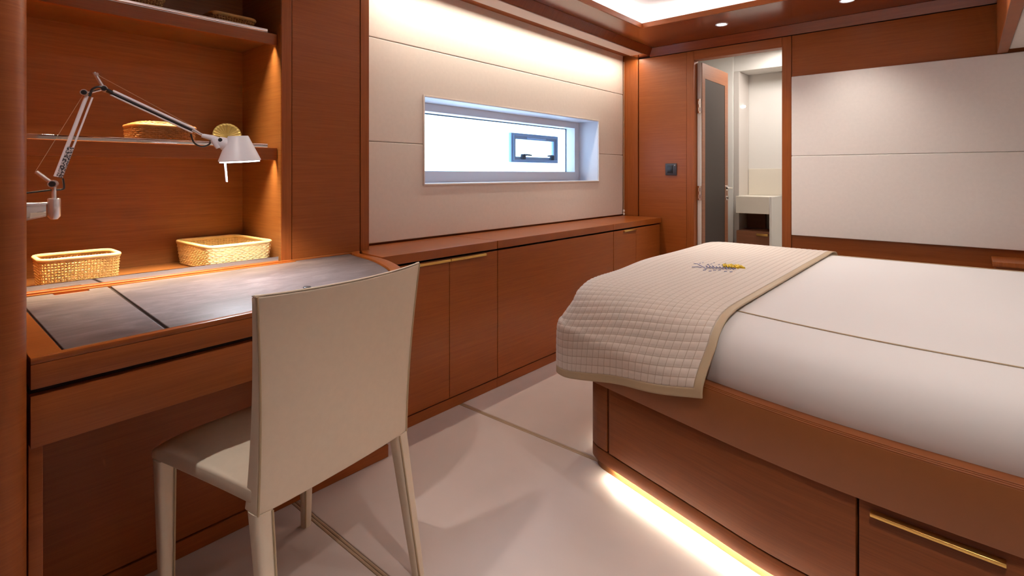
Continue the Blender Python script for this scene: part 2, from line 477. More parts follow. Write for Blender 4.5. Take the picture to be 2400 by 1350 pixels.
# leaf, open 90 degrees into the bathroom
LX = -1.522
leaf = box('door_leaf', DX0 + 0.003, LX - 0.006, 3.985, 4.555, 0.01, 1.952, 'bath', dr, 0.002)
fr = []
leaf_f = boxes('leaf_frame', [(LX - 0.0055, LX, 3.987, 4.045, 0.012, 1.950), (LX - 0.0055, LX, 4.485, 4.553, 0.012, 1.950),
                              (LX - 0.0055, LX, 4.045, 4.485, 1.835, 1.950), (LX - 0.0055, LX, 4.045, 4.485, 0.012, 0.13)], 'door_wood', leaf)
box('leaf_inset', LX - 0.0055, LX - 0.002, 4.046, 4.484, 0.131, 1.834, 'door_dark', leaf, 0)
box('leaf_edge', LX - 0.0055, LX, 4.5532, 4.557, 0.012, 1.95, 'door_wood', leaf, 0.001)
for z in (1.62, 0.955, 0.25):
    boxes('hinge', [(DX0 + 0.004, DX0 + 0.034, 3.977, 3.9848, z - 0.055, z + 0.055), (DX0 + 0.012, DX0 + 0.026, 3.972, 3.978, z - 0.04, z - 0.012), (DX0 + 0.012, DX0 + 0.026, 3.972, 3.978, z + 0.012, z + 0.04)], 'steel', leaf)
lathe('handle_rose', [(0.022, 0), (0.022, 0.006), (0.010, 0.008), (0.009, 0.045), (0, 0.045)], (LX, 4.515, 0.985), 'steel', leaf, 16, (1, 0, 0))
tube('door_handle', [(LX + 0.042, 4.515, 0.985), (LX + 0.044, 4.47, 0.985), (LX + 0.044, 4.40, 0.983)], 0.009, 'steel', leaf, 10)
lathe('key_rose', [(0.02, 0), (0.02, 0.006), (0.009, 0.008), (0.009, 0.02), (0, 0.02)], (LX, 4.515, 0.90), 'steel', leaf, 16, (1, 0, 0))
# light switch on the wood panel
sw = thing('light_switch', 'square black light switch on the wood beside the doorway', 'switch', (-1.744, YB, 1.137))
box('plate', -1.790, -1.698, YB - 0.010, YB - 0.0003, 1.091, 1.183, 'switch', sw, 0.003)
box('rocker', -1.772, -1.728, YB - 0.015, YB - 0.0098, 1.108, 1.168, 'black', sw, 0.002)
lathe('indicator', [(0.004, 0), (0.004, 0.003), (0, 0.003)], (-1.712, YB - 0.0098, 1.168), 'pale', sw, 10, (0, -1, 0))

# ------------------------------------------------------------------ bathroom seen through the doorway
b1 = tag(box('wall_bathroom_left', -1.98, -1.94, 4.0, 5.6, 0, 2.25, 'bath', None, 0), 'white side wall of the bathroom', None, None, 'structure')
tag(box('wall_bathroom_back', -1.94, -0.2, 5.22, 5.26, 0, 2.25, 'bath', None, 0), 'white rear wall of the bathroom', None, None, 'structure')
tag(box('wall_bathroom_right', -0.24, -0.2, 4.0, 5.22, 0, 2.25, 'bath', None, 0), 'white right hand wall of the bathroom', None, None, 'structure')
tag(box('ceiling_bathroom', -1.94, -0.24, 4.0, 5.22, 2.2, 2.25, 'bath', None, 0), 'white bathroom ceiling', None, None, 'structure')
tag(box('floor_bathroom', -1.94, -0.24, 4.0, 5.22, -0.05, 0, 'counter', None, 0), 'pale bathroom floor', None, None, 'structure')
tag(box('wall_bathroom_inner', -1.94, -1.60, 4.93, 5.21, 0.0, 2.2, 'bath', None, 0.003), 'white boxed wall beside the wash basin', None, None, 'structure')
tag(box('trim_2', -1.60, -0.25, 4.95, 5.21, 2.03, 2.2, 'bath', None, 0.003), 'white bulkhead over the wash basin', None, None, 'structure')
mp = thing('mirror_cabinet', 'tall glossy greige cabinet side beside the wash basin', 'cabinet', (-1.55, 5.0, 0.0))
box('body', -1.598, -1.552, 4.94, 5.218, 0.001, 2.028, 'bathgrey', mp, 0.002)
lathe('glint_knob', [(0.010, 0), (0.010, 0.02), (0, 0.024)], (-1.552, 5.05, 1.72), 'lens', mp, 12, (1, 0, 0))  # emissive though no lamp, a painted-in highlight on the glossy side
vb = thing('wash_basin_counter', 'cream wash basin counter seen through the doorway', 'counter', (-1.38, 5.0, 0.74))
box('counter_front', -1.55, -1.272, 4.84, 4.858, 0.755, 0.905, 'counter', vb, 0.004)
box('counter_top', -1.55, -1.272, 4.858, 5.218, 0.885, 0.905, 'counter', vb, 0.003)
box('splash_back', -1.55, -1.10, 5.205, 5.219, 0.906, 1.15, 'counter', vb, 0.002)
box('side_cheek', -1.272, -1.252, 4.84, 5.218, 0.001, 0.905, 'bath', vb, 0.002)
vc = thing('bathroom_cabinet', 'brown low cabinet with a brass bar under the wash basin', 'cabinet', (-1.4, 5.0, 0.0))
box('body', -1.55, -1.274, 4.86, 5.15, 0.001, 0.60, 'door_wood', vc, 0.003)
box('back_board', -1.55, -1.39, 5.16, 5.2, 0.601, 0.88, 'door_wood', vc, 0.001)
box('handle', -1.38, -1.285, 4.845, 4.8595, 0.565, 0.585, 'gold', vc, 0.003)

# ------------------------------------------------------------------ ceiling: soffit ring, tray, fascia, beam
ZS = 2.10
TX0, TX1, TY0, TY1 = -1.685, -0.05, 0.6, 3.315
so = boxes('ceiling', [(-1.93, TX0, -1.4, 3.95, ZS, ZS + 0.022), (TX1, 0.14, -1.4, 3.95, ZS, ZS + 0.022), (TX0, TX1, TY1, 3.95, ZS, ZS + 0.022), (TX0, TX1, -1.4, TY0, ZS, ZS + 0.022)], 'wood_dark')
tag(so, 'dark glossy wooden soffit around a lit white tray', None, None, 'structure')
for lb in ((TX0 - 0.006, TX0 + 0.006, TY0, TY1, ZS - 0.002, ZS + 0.032), (TX1 - 0.006, TX1 + 0.006, TY0, TY1, ZS - 0.002, ZS + 0.032),
           (TX0 + 0.006, TX1 - 0.006, TY1 - 0.006, TY1 + 0.006, ZS - 0.002, ZS + 0.032), (TX0 + 0.006, TX1 - 0.006, TY0 - 0.006, TY0 + 0.006, ZS - 0.002, ZS + 0.032)):
    box('tray_lip', *lb, 'wood', so, 0.001)
box('tray_ceiling', -1.93, 0.14, -1.4, 3.95, 2.210, 2.26, 'white', so, 0)
boxes('tray_side', [(-1.86, -1.84, -0.8, 3.5, ZS + 0.0225, 2.212), (0.10, 0.12, -0.8, 3.5, ZS + 0.0225, 2.212), (-1.84, 0.10, 3.47, 3.49, ZS + 0.0225, 2.212), (-1.84, 0.10, 0.42, 0.44, ZS + 0.0225, 2.212)], 'white', so)
fa = tag(prism('trim_3', [(3.948, ZB + 0.004), (3.922, ZB + 0.004), (3.882, 2.0985), (3.948, 2.0985)], -1.92, 0.128, 'wood_dark', None, 'x', 0), 'dark wooden fascia running above the doorway', None, None, 'structure')
tag(box('trim_4', -2.05, -1.93, -1.4, 1.392, 2.12, 2.3, 'wood_dark', None, 0.002), 'wooden beam above the desk shelves', None, None, 'structure')
# overhead bulkhead on the right
ov = tag(box('trim_5', 0.128, 0.172, -1.4, YB - 0.024, 1.758, 2.30, 'wood', None, 0.002), 'wooden edge of the overhead bulkhead above the bed head', None, None, 'structure')
box('bulkhead_panel', 0.176, 1.05, -1.4, YB - 0.024, 1.775, 1.80, 'cream', ov, 0.004)
# recessed spotlights, plus an unseen fill added for the bed side
def spot(x, y, label, power, seen=True, cone=108):
    if seen:
        t = thing('recessed_spotlight', label, 'spotlight', (x, y, ZS), 'recessed ceiling spotlights')
        lathe('ring', [(0.030, -0.001), (0.037, -0.004), (0.040, -0.001), (0.040, -0.0001), (0.030, -0.0001)], (x, y, ZS), 'alu_white', t, 24)
        lathe('lens', [(0, -0.0012), (0.030, -0.0012), (0.030, -0.0002)], (x, y, ZS), 'lens', t, 24)
    d = bpy.data.lights.new('spot_and_fill_beam', 'SPOT')
    d.energy = power
    d.color = (1.0, 0.93, 0.87)
    d.spot_size = math.radians(cone)
    d.spot_blend = 1.0
    d.shadow_soft_size = 0.03
    o = bpy.data.objects.new('spot_and_fill_beam', d)
    COL.objects.link(o)
    o.location = (x, y, ZS - 0.012)
SP = 30.0
spot(-1.236, 3.578, 'recessed ceiling spotlight shining above the bathroom doorway', SP)
spot(-0.518, 3.555, 'recessed ceiling spotlight above the cream padded wall panels, cut by the top edge', SP)
for x, y, k in ((0.045, 2.75, 1), (0.045, 1.65, 1), (0.04, 0.60, 2.2), (-1.24, 0.22, 1.3)):  # third is the added fill, brightening the bed's near side
    spot(x, y, '', SP * k, False, 96 if k > 2 else 108)
# rest of the cabin shell, outside the picture
tag(box('wall_right', 1.0, 1.05, -1.4, 3.98, 0, 2.3, 'cream', None, 0), 'cream wall behind the head of the bed', None, None, 'structure')
tag(box('wall_front', -2.5, 1.05, -1.45, -1.4, 0, 2.3, 'wood_dark', None, 0), 'wooden wall behind the viewer', None, None, 'structure')
tag(box('ceiling_upper', -2.52, 1.06, -1.46, 4.0, 2.302, 2.34, 'wood_dark', None, 0), 'unseen lid added over the cabin ceiling', None, None, 'structure')  # added to keep sky light from leaking into the niche top
tag(boxes('wall_left_outer', [(-2.50, -2.46, -1.4, 1.34, 0, 2.3), (-2.46, -2.205, 1.30, 1.34, 0, 2.3)], 'wood', None), 'outer wall behind the desk shelves', None, None, 'structure')

# ------------------------------------------------------------------ low cabinets under the window
CX, CT = -1.825, 0.757
def cabinet(name_label, y0, y1, doors, top_poly, grp='low wooden cabinets under the window'):
    t = thing('low_cabinet', name_label, 'cabinet', (-2.0, (y0 + y1) / 2, 0), grp)
    box('body', -2.16, CX - 0.022, y0 + 0.001, y1 - 0.001, 0.049, 0.694, 'gap', t, 0)
    box('plinth', -2.15, CX - 0.004, y0 + 0.0005, y1 - 0.0005, 0.0005, 0.048, 'wood', t, 0.0015)
    prism('top', top_poly, 0.716, CT, 'wood_top', t, 'z', 0.002)
    for a, b, h in doors:
        d = box('door', CX - 0.020, CX, a + 0.0015, b - 0.0015, 0.054, 0.7055, 'wood', t, 0.0015)
        if h:
            box('handle', CX - 0.010, CX + 0.013, h[0], h[1], 0.6925, 0.7045, 'gold', d, 0.003)
    return t
c1 = cabinet('two-door low wooden cabinet with a long split brass handle, beside the desk', 1.244, 2.003,
        [(1.246, 1.670, (1.46, 1.668)), (1.670, 2.003, (1.672, 1.91))],
        [(CX - 0.0, 1.296), (-1.99, 1.312), (-2.05, 1.345), (-2.055, 1.394), (-2.162, 1.394), (-2.162, 2.001), (CX, 2.001)])
c2 = cabinet('widest low wooden cabinet with one plain flap front under the window', 2.003, 3.18,
        [(2.004, 3.178, None)], [(CX, 2.006), (-2.162, 2.006), (-2.162, 3.178), (CX, 3.178)])
c3 = cabinet('low wooden cabinet with one short brass handle in the corner by the doorway', 3.18, 3.905,
        [(3.181, 3.505, (3.316, 3.503)), (3.505, 3.90, None)], [(CX, 3.180), (-2.162, 3.180), (-2.162, 3.912), (-2.03, 3.925), (CX, 3.925)])

# ------------------------------------------------------------------ desk
desk = thing('built_in_desk', 'built-in wooden desk with grey leather top and curved end', 'desk', (-1.7, 0.7, 0))
DT = 0.757
front = crom([(-1.318, 0.157), (-1.330, 0.38), (-1.345, 0.62), (-1.352, 0.80), (-1.372, 0.94), (-1.430, 1.075), (-1.548, 1.185), (-1.70, 1.252), (-1.822, 1.284), (-1.985, 1.298), (-2.04, 1.330)], 6)
out = list(front) + [(-2.058, 1.340), (-2.058, 0.157)]
# wood border with a recessed field for the leather
inn = crom([(-1.340, 0.205), (-1.350, 0.38), (-1.365, 0.62), (-1.374, 0.80), (-1.400, 0.93), (-1.458, 1.045), (-1.565, 1.145), (-1.71, 1.208), (-1.83, 1.244), (-1.98, 1.268), (-2.03, 1.285)], 6)
inn = list(inn) + [(-2.052, 1.285), (-2.052, 0.205)]
prism('top_slab', out, 0.697, 0.744, 'wood', desk, 'z', 0.0015)
V, F = [], []
nO = len(out)
for z in (0.7442, DT - 0.001):
    V += [(p[0], p[1], z) for p in out] + [(p[0], p[1], z) for p in inn]
for k in range(nO):
    n = (k + 1) % nO
    F += [(k, n, nO + n, nO + k), (2 * nO + k, 2 * nO + n, 3 * nO + n, 3 * nO + k), (k, n, 2 * nO + n, 2 * nO + k), (nO + k, nO + n, 3 * nO + n, 3 * nO + k)]
mk('top_border', V, F, 'wood_top', desk, smooth=True, bevel=0.0012)
# leather panels
def clip_inn(y0, y1, xb=-2.046):
    pts = [(p[0] - 0.003, p[1]) for p in inn[:-2] if y0 < p[1] < y1]
    def xat(y):
        for a, b in zip(inn[:-3], inn[1:-2]):
            if a[1] <= y <= b[1]:
                t = (y - a[1]) / max(1e-6, b[1] - a[1])
                return a[0] + (b[0] - a[0]) * t - 0.003
        return inn[0][0] - 0.003
    return pts, xat
pts, xat = clip_inn(0.21, 0.388)
prism('leather_panel', [(xat(0.212), 0.212)] + pts[1:] + [(xat(0.388), 0.388), (-2.020, 0.418), (-2.020, 0.372), (-1.992, 0.370), (-1.992, 0.290), (-2.020, 0.288), (-2.020, 0.214)], 0.7444, 0.7505, 'leather', desk, 'z', 0.0015)
p2 = [(p[0] - 0.004, p[1] - 0.003) for p in inn[:-2] if p[1] > 0.40]
prism('leather_panel', [(xat(0.397), 0.397)] + p2 + [(-2.046, 1.280), (-2.046, 1.03), (-2.024, 1.03), (-2.020, 0.427)], 0.7444, 0.7505, 'leather', desk, 'z', 0.0015)
box('panel_gap_filler', -2.03, -1.385, 0.2, 0.9, 0.7441, 0.7450, 'gap', desk, 0)
box('rear_bead', -2.034, -2.0225, 0.207, 1.028, 0.7443, 0.753, 'wood_top', desk, 0.0015)
box('cable_slot', -2.020, -1.993, 0.291, 0.369, 0.7443, 0.746, 'wood', desk, 0)
lathe('cable_grommet', [(0, 0.004), (0.010, 0.004), (0.012, 0.002), (0.012, 0)], (-1.535, 0.815, 0.7505), 'black', desk, 16)
drw = [(p[0] - 0.001, p[1]) for p in front if p[1] < 1.24]
prism('drawer_front', drw + [(-1.72, 1.235), (-1.72, 0.157)], 0.587, 0.685, 'wood', desk, 'z', 0.0015)
prism('drawer_gap', [(p[0] - 0.018, p[1]) for p in drw] + [(-1.74, 1.235), (-1.74, 0.157)], 0.684, 0.698, 'gap', desk, 'z', 0)
box('side_panel', -1.70, -1.345, 0.157, 0.178, 0.0005, 0.586, 'wood', desk, 0.001)
ped = box('pedestal', -2.05, -1.706, 0.18, 1.238, 0.052, 0.586, 'wood', desk, 0.0015)
box('pedestal_plinth', -2.05, -1.702, 0.18, 1.238, 0.0005, 0.048, 'wood', desk, 0.0015)

# ------------------------------------------------------------------ column at the left and the shelf niche
col = prism('wall_column', [(-2.45, -1.39), (-1.28, -1.39)] + arc(-1.325, 0.107, 0.045, 0, 90, 20) + [(-2.45, 0.152)], 0.0005, 2.3, 'wood', None, 'z', 0)
tag(col, 'rounded wooden end of the wall beside the desk', None, None, 'structure')
sh = thing('shelf_niche', 'lit wooden shelf niche with two shelves above the desk', 'shelves', (-2.25, 0.57, 0.745))
NX0, NY0, NY1 = -2.425, 0.156, 0.986
box('back_panel', NX0 - 0.02, NX0, NY0, NY1, 0.70, 2.29, 'wood_shelf', sh, 0)
box('side_panel', NX0, -2.063, NY1 - 0.0005, NY1 + 0.02, 0.70, 2.29, 'wood_shelf', sh, 0.001)
box('floor_board', NX0, -2.0605, NY0, NY1 - 0.001, 0.722, 0.7435, 'wood_shelf', sh, 0.001)
box('fiddle_rail', -2.0655, -2.0608, 0.207, 0.975, 0.7437, 0.7740, 'steel', sh, 0.001)
SX = -2.092
for zt, th in ((1.205, 0.049), (1.660, 0.044)):
    s = box('shelf', NX0 + 0.001, SX - 0.018, NY0 + 0.002, NY1 - 0.002, zt - 0.022, zt, 'wood_shelf', sh, 0.001)
    box('shelf_fascia', SX - 0.018, SX, NY0 + 0.002, NY1 - 0.002, zt - th, zt, 'wood', s, 0.0015)
    box('fiddle_rail', SX - 0.008, SX - 0.002, NY0 + 0.004, 0.948, zt + 0.0003, zt + 0.0145, 'steel', s, 0.001)
    box('led_profile', SX - 0.032, SX - 0.019, NY0 + 0.004, NY1 - 0.004, zt - 0.028, zt - 0.0226, 'led', s, 0)
    area('shelf_strip_light', (SX - 0.0255, (NY0 + NY1) / 2, zt - 0.0285), 0.010, 0.80, 7.5, (1.0, 0.76, 0.46), (0, 0, 0), 82)

# ------------------------------------------------------------------ baskets
def rrect(cx, cy, hx, hy, r, n=6):
    p = []
    for sx, sy, a in ((1, 1, 0), (-1, 1, 90), (-1, -1, 180), (1, -1, 270)):
        p += arc(cx + sx * (hx - r), cy + sy * (hy - r), r, a, a + 90, n)
    return p
def resample(poly, n):
    P = [Vector((*p, 0)) for p in poly] + [Vector((*poly[0], 0))]
    L = [0]
    for a, b in zip(P[:-1], P[1:]): L.append(L[-1] + (b - a).length)
    out = []
    k = 0
    for i in range(n):
        d = L[-1] * i / n
        while L[k + 1] < d: k += 1
        t = (d - L[k]) / max(1e-9, L[k + 1] - L[k])
        out.append(P[k].lerp(P[k + 1], t))
    return out
def basket(name, label, cx, cy, z, hx, hy, h, rot, mats, rows, stakes, flare=0.88, lid=False, r=0.03, wr=0.0026, skew=0.0):
    t = thing(name, label, 'basket', (cx, cy, z), 'woven rattan baskets on the shelves')
    ca, sa = math.cos(rot), math.sin(rot)
    def T(p, s, zz):
        x, y = p[0] * s, p[1] * s
        return (cx + x * ca - y * sa, cy + x * sa + y * ca, zz)
    base = rrect(0, 0, hx, hy, r)
    n = stakes * 4
    ring = resample(base, n)
    lst = []
    for k in range(rows):
        f = (k + 0.5) / rows
        s = flare + (1 - flare) * f
        zz = z + 0.004 + (h - 0.012) * f
        pts = []
        for i, p in enumerate(ring):
            amp = 0.0022 * math.cos(PI * i / 2 + PI * k)
            q = p * (s + amp / max(0.03, p.length))
            pts.append(T(q, 1.0, zz + 0.0006 * math.sin(i * 1.7 + k)))
        lst.append((pts, wr, True))
    tag(tubes('weave', lst, mats[0], t, 5), None, None, None, 'stuff')
    lst = []
    for i in range(0, n, 2):
        i2 = (i + int(skew * n)) % n
        lst.append(([T(ring[i], flare, z + 0.002), T(ring[i], (flare + 1) / 2, z + h / 2), T(ring[i], 1.0, z + h - 0.006)], wr * 0.72))
    tag(tubes('stakes', lst, mats[1], t, 5), None, None, None, 'stuff')
    rim = resample(base, 72)
    tube('rim', [T(p, 1.0, z + h - 0.004) for p in rim], 0.0062, mats[2], t, 10, True)
    prism('base', [T(p, flare * 0.99, 0)[:2] for p in resample(base, 40)], z + 0.0005, z + 0.005, mats[0], t)
    if lid:
        pts = []
        lv = [(1.02, 0.0), (1.03, 0.012), (0.98, 0.022), (0.80, 0.027), (0.5, 0.029), (0.2, 0.030)]
        lst = []
        for a in range(11):
            s = 1.0 - a * 0.092
            zz = z + h - 0.004 + 0.015 * (1 - ((s - 0.08) / 0.95) ** 4)
            lst.append(([T(p, s, zz + 0.0012 * math.sin(i * PI / 2 + a * PI)) for i, p in enumerate(ring)], 0.0036, True))
        tubes('lid', lst, mats[2], t, 5)
    return t
basket('rattan_basket', 'open honey rattan basket at the left of the desk niche floor', -2.178, 0.372, 0.7436, 0.078, 0.100, 0.098, 0.0, ('cane', 'cane', 'cane_lt'), 10, 40, 0.94, wr=0.0021)
basket('rattan_basket', 'larger pale rattan basket in the lit right corner of the niche floor', -2.235, 0.838, 0.7436, 0.160, 0.118, 0.094, 0.05, ('cane_lt', 'cane_lt', 'cane_lt'), 12, 46, 0.93, wr=0.0031)
basket('rattan_box', 'lidded brown rattan box on the middle shelf behind the lamp arm', -2.190, 0.607, 1.2052, 0.070, 0.096, 0.066, 0.04, ('cane_dk', 'cane_dk', 'cane_dk'), 8, 30, 0.97, True, wr=0.0027)
basket('rattan_tray', 'shallow rattan tray on the top shelf above the lamp', -2.225, 0.845, 1.6602, 0.085, 0.082, 0.055, 0.0, ('cane_dk', 'cane', 'cane'), 6, 30, 0.80)
basket('rattan_tray', 'rattan tray on the top shelf cut off by the top edge', -2.225, 0.535, 1.6602, 0.085, 0.075, 0.062, 0.0, ('cane_dk', 'cane', 'cane'), 7, 30, 0.84)
# scalloped brass dish leaning against the back of the middle shelf
dish = thing('brass_dish', 'ribbed brass dish leaning on the middle shelf behind the lamp head', 'dish', (-2.34, 0.885, 1.206))
V, F = [], []
NR, NA = 7, 72
dc = Vector((-2.335, 0.887, 1.2565))
nx = Vector((0.93, -0.25, 0.28)).normalized()
du = Vector((0, 0, 1)) - nx * nx.z
du.normalize()
dw = nx.cross(du)
for q in range(NR + 1):
    rr = 0.052 * q / NR
    for s in range(NA):
        a = 2 * PI * s / NA
        d = 0.012 * (q / NR) ** 2 + 0.0022 * (q / NR) * math.cos(24 * a)
        V.append(tuple(dc + du * (rr * math.cos(a)) + dw * (rr * math.sin(a)) + nx * d))
for q in range(NR):
    for s in range(NA):
        F.append((q * NA + s, q * NA + (s + 1) % NA, (q + 1) * NA + (s + 1) % NA, (q + 1) * NA + s))
bw = mk('bowl', V, F, 'brass_dish', dish, smooth=True)
sm = bw.modifiers.new('thickness', 'SOLIDIFY'); sm.thickness = 0.002
tube('rim', [tuple(dc + du * (0.0525 * math.cos(2 * PI * s / 48)) + dw * (0.0525 * math.sin(2 * PI * s / 48)) + nx * 0.012) for s in range(48)], 0.0018, 'brass_dish', dish, 6, True)
pm = thing('paper_stack', 'thin stack of cream paper lying on the middle shelf', 'paper', (-2.2, 0.8, 1.2055))
box('sheets', -2.29, -2.135, 0.745, 0.945, 1.2053, 1.2105, 'bath', pm, 0.0008)

# ------------------------------------------------------------------ desk lamp on the niche side
LA, LB = Vector((-1.885, 0.27)), Vector((-1.75, 0.70))
ld = (LB - LA).normalized()
def LP(s, z, off=0.0):
    p = LA + ld * s
    return (p.x - ld.y * off, p.y + ld.x * off, z)
def ly(y): return (y - 0.27) / ld.y
lamp = thing('desk_lamp', 'jointed aluminium desk lamp with a lit conical shade', 'lamp', (-1.885, 0.27, 0.978))
prism('wall_bracket', [(0.153, 1.019), (0.256, 1.019), (0.256, 0.986), (0.153, 0.962)], -1.888, -1.882, 'steel', lamp, 'x', 0.001)
tube('bracket_edge', [(-1.885, 0.153, 1.0205), (-1.885, 0.258, 1.0205)], 0.0035, 'alu', lamp)
lathe('socket', [(0, -0.001), (0.008, 0), (0.0145, 0.008), (0.0145, 0.055), (0.0125, 0.057), (0, 0.057)], (-1.884, 0.272, 0.977), 'alu', lamp, 24)
tube('post', [(-1.884, 0.272, 1.03), (-1.884, 0.272, 1.075)], 0.0055, 'alu', lamp)
pA, pB = (ly(0.279), 1.092), (ly(0.343), 1.318)
tube('tension_bar', [LP(0.0, 1.073), LP(ly(0.237), 1.106)], 0.0052, 'alu', lamp)
def joint(s, z, r=0.0095):
    c = Vector(LP(s, z))
    n = Vector((-ld.y, ld.x, 0)) * -1
    lathe('joint', [(0, -0.010), (r, -0.010), (r, 0.010), (0, 0.010)], c, 'alu', lamp, 20, n)
    lathe('joint_cap', [(0, 0.0102), (r * 0.78, 0.0102), (r * 0.70, 0.0125), (0, 0.0128)], c, 'black', lamp, 20, n)
joint(0.0, 1.073, 0.0105)
joint(ly(0.334), 1.327, 0.009)
joint(ly(0.376), 1.342, 0.009)
dv = Vector((pB[0] - pA[0], pB[1] - pA[1])).normalized()
nv = Vector((dv.y, -dv.x))
def arm(name, a, b, off, r, mat='alu'):
    tube(name, [LP(a[0] + nv.x * off, a[1] + nv.y * off), LP(b[0] + nv.x * off, b[1] + nv.y * off)], r, mat, lamp)
arm('lower_arm', pA, pB, -0.0045, 0.0048, 'alu_white')
arm('lower_arm', pA, pB, 0.0085, 0.0024, 'alu_white')
m1 = (pA[0] + 0.37 * (pB[0] - pA[0]), pA[1] + 0.37 * (pB[1] - pA[1]))
q = [LP(pA[0] + nv.x * o_, pA[1] + nv.y * o_, 0) for o_ in (-0.006, 0.011)] + [LP(m1[0] + nv.x * o_, m1[1] + nv.y * o_, 0) for o_ in (0.011, -0.006)]
nn = Vector((ld.y, -ld.x, 0))
V = [tuple(Vector(p) + nn * 0.0045) for p in q] + [tuple(Vector(p) - nn * 0.002) for p in q]
mk('spec_plate', V, [(0, 1, 2, 3), (4, 5, 6, 7), (0, 1, 5, 4), (1, 2, 6, 5), (2, 3, 7, 6), (3, 0, 4, 7)], 'sticker', lamp)
tube('lower_wire', [LP(ly(0.237) - 0.002, 1.106), LP(ly(0.330), 1.318)], 0.0006, 'stitch', lamp, 5)
tube('elbow_link', [LP(ly(0.336), 1.325), LP(ly(0.374), 1.341)], 0.0035, 'alu', lamp)
tube('upper_tension_bar', [LP(ly(0.375), 1.342), LP(ly(0.354), 1.386)], 0.0048, 'alu', lamp)
lathe('tension_pin', [(0, 0), (0.004, 0), (0.004, 0.012), (0, 0.012)], LP(ly(0.362), 1.380, -0.006), 'alu', lamp, 12, nn)
pC, pD = (ly(0.392), 1.332), (ly(0.583), 1.232)
dv = Vector((pD[0] - pC[0], pD[1] - pC[1])).normalized()
nv = Vector((-dv.y, dv.x))
arm('upper_arm', pC, pD, 0.006, 0.0042, 'alu_white')
arm('upper_arm', pC, pD, -0.0065, 0.0024, 'alu_white')
arm('arm_core', pC, pD, -0.0005, 0.0040, 'black')
tube('upper_wire', [LP(ly(0.360), 1.381), LP(ly(0.585), 1.243)], 0.0006, 'stitch', lamp, 5)
tube('arm_end', [LP(ly(0.376), 1.342), LP(ly(0.394), 1.331)], 0.006, 'black', lamp)
tube('arm_tip', [LP(ly(0.580), 1.236), LP(ly(0.602), 1.222), LP(ly(0.622), 1.214)], [0.006, 0.0045, 0.005], 'alu', lamp)
# head
tube('head_yoke', [LP(ly(0.603), 1.219), LP(ly(0.630), 1.212), LP(ly(0.655), 1.200)], [0.006, 0.009, 0.011], 'alu_white', lamp, 12)
box_c = Vector(LP(ly(0.640), 1.190))
tube('head_clamp', [LP(ly(0.632), 1.206, -0.011), LP(ly(0.645), 1.180, -0.011)], [0.009, 0.006], 'alu_white', lamp, 10)
lathe('clamp_screw', [(0, 0), (0.006, 0), (0.006, 0.004), (0, 0.004)], LP(ly(0.650), 1.206, -0.013), 'black', lamp, 12, nn)
tube('socket_neck', [LP(ly(0.645), 1.203), LP(ly(0.672), 1.190)], [0.015, 0.024], 'alu_white', lamp, 20)
hc = Vector(LP(ly(0.703), 1.142))
hax = Vector((0.02, -0.075, 1.0)).normalized()
shade = lathe('shade', [(0.0600, 0.0), (0.0612, 0.002), (0.0300, 0.077), (0.028, 0.079), (0, 0.0795), (0, 0.0775), (0.027, 0.0765), (0.0590, 0.002), (0.0600, 0.0)], hc, 'alu_white', lamp, 40, hax)
lathe('diffuser', [(0, 0.004), (0.0575, 0.004), (0.0560, 0.008), (0, 0.008)], hc - hax * 0.0078, 'bulb', lamp, 32, hax)
tube('switch_rod', [tuple(hc + Vector((-0.012, -0.040, 0.0))), tuple(hc + Vector((-0.010, -0.036, -0.066)))], 0.0032, 'rod_white', lamp, 10)
for cp, cr in ((crom([LP(ly(0.576), 1.222), LP(ly(0.584), 1.196), LP(ly(0.603), 1.185), LP(ly(0.622), 1.192), LP(ly(0.626), 1.207)], 6), 0.0026),
               (crom([LP(ly(0.392), 1.331, -0.006), LP(ly(0.372), 1.345, -0.010), LP(ly(0.353), 1.338, -0.010), LP(ly(0.345), 1.318, -0.004)], 6), 0.0036),
               (crom([LP(ly(0.290), 1.088), LP(ly(0.292), 1.066), LP(ly(0.288), 1.058), LP(ly(0.262), 1.056), LP(ly(0.195), 1.046), LP(ly(0.158), 1.043)], 6), 0.0026)):
    tube('cable', cp, cr, 'black', lamp, 8)
dl = bpy.data.lights.new('desk_lamp_light', 'SPOT')
dl.energy = 42.0
dl.color = (0.88, 0.93, 1.0)
dl.spot_size = math.radians(125)
dl.spot_blend = 0.5
dl.shadow_soft_size = 0.04
dlo = bpy.data.objects.new('desk_lamp_light', dl)
COL.objects.link(dlo)
dlo.location = hc - hax * 0.012
dlo.rotation_euler = (0.0, 0.06, 0)

# ------------------------------------------------------------------ bed
rail_c = crom([(0.98, 1.440), (0.5, 1.443), (0.087, 1.4505), (-0.20, 1.468), (-0.4425, 1.508), (-0.7175, 1.575), (-0.975, 1.640), (-1.10, 1.676), (-1.20, 1.712), (-1.262, 1.772), (-1.286, 1.87), (-1.29, 2.05), (-1.29, 2.55), (-1.29, 3.2), (-1.286, 3.40), (-1.262, 3.52), (-1.20, 3.595), (-1.08, 3.63), (-0.7, 3.64), (0.98, 3.64)], 12)
def offs(poly, d):
    n = len(poly)
    out = []
    for i in range(n):
        a = Vector(poly[max(0, i - 1)]); b = Vector(poly[min(n - 1, i + 1)])
        t = (b - a).normalized()
        nrm = Vector((t.y, -t.x))       # inward (to the right when walking head > foot > head clockwise)
        if i in (0, n - 1): nrm = Vector((0, 1 if i == 0 else -1))
        out.append((poly[i][0] + nrm.x * d, poly[i][1] + nrm.y * d))
    return out
bed = thing('platform_bed', 'wooden platform bed with tan leather rail, brass drawer pull and glowing underside', 'bed', (-0.2, 2.55, 0))
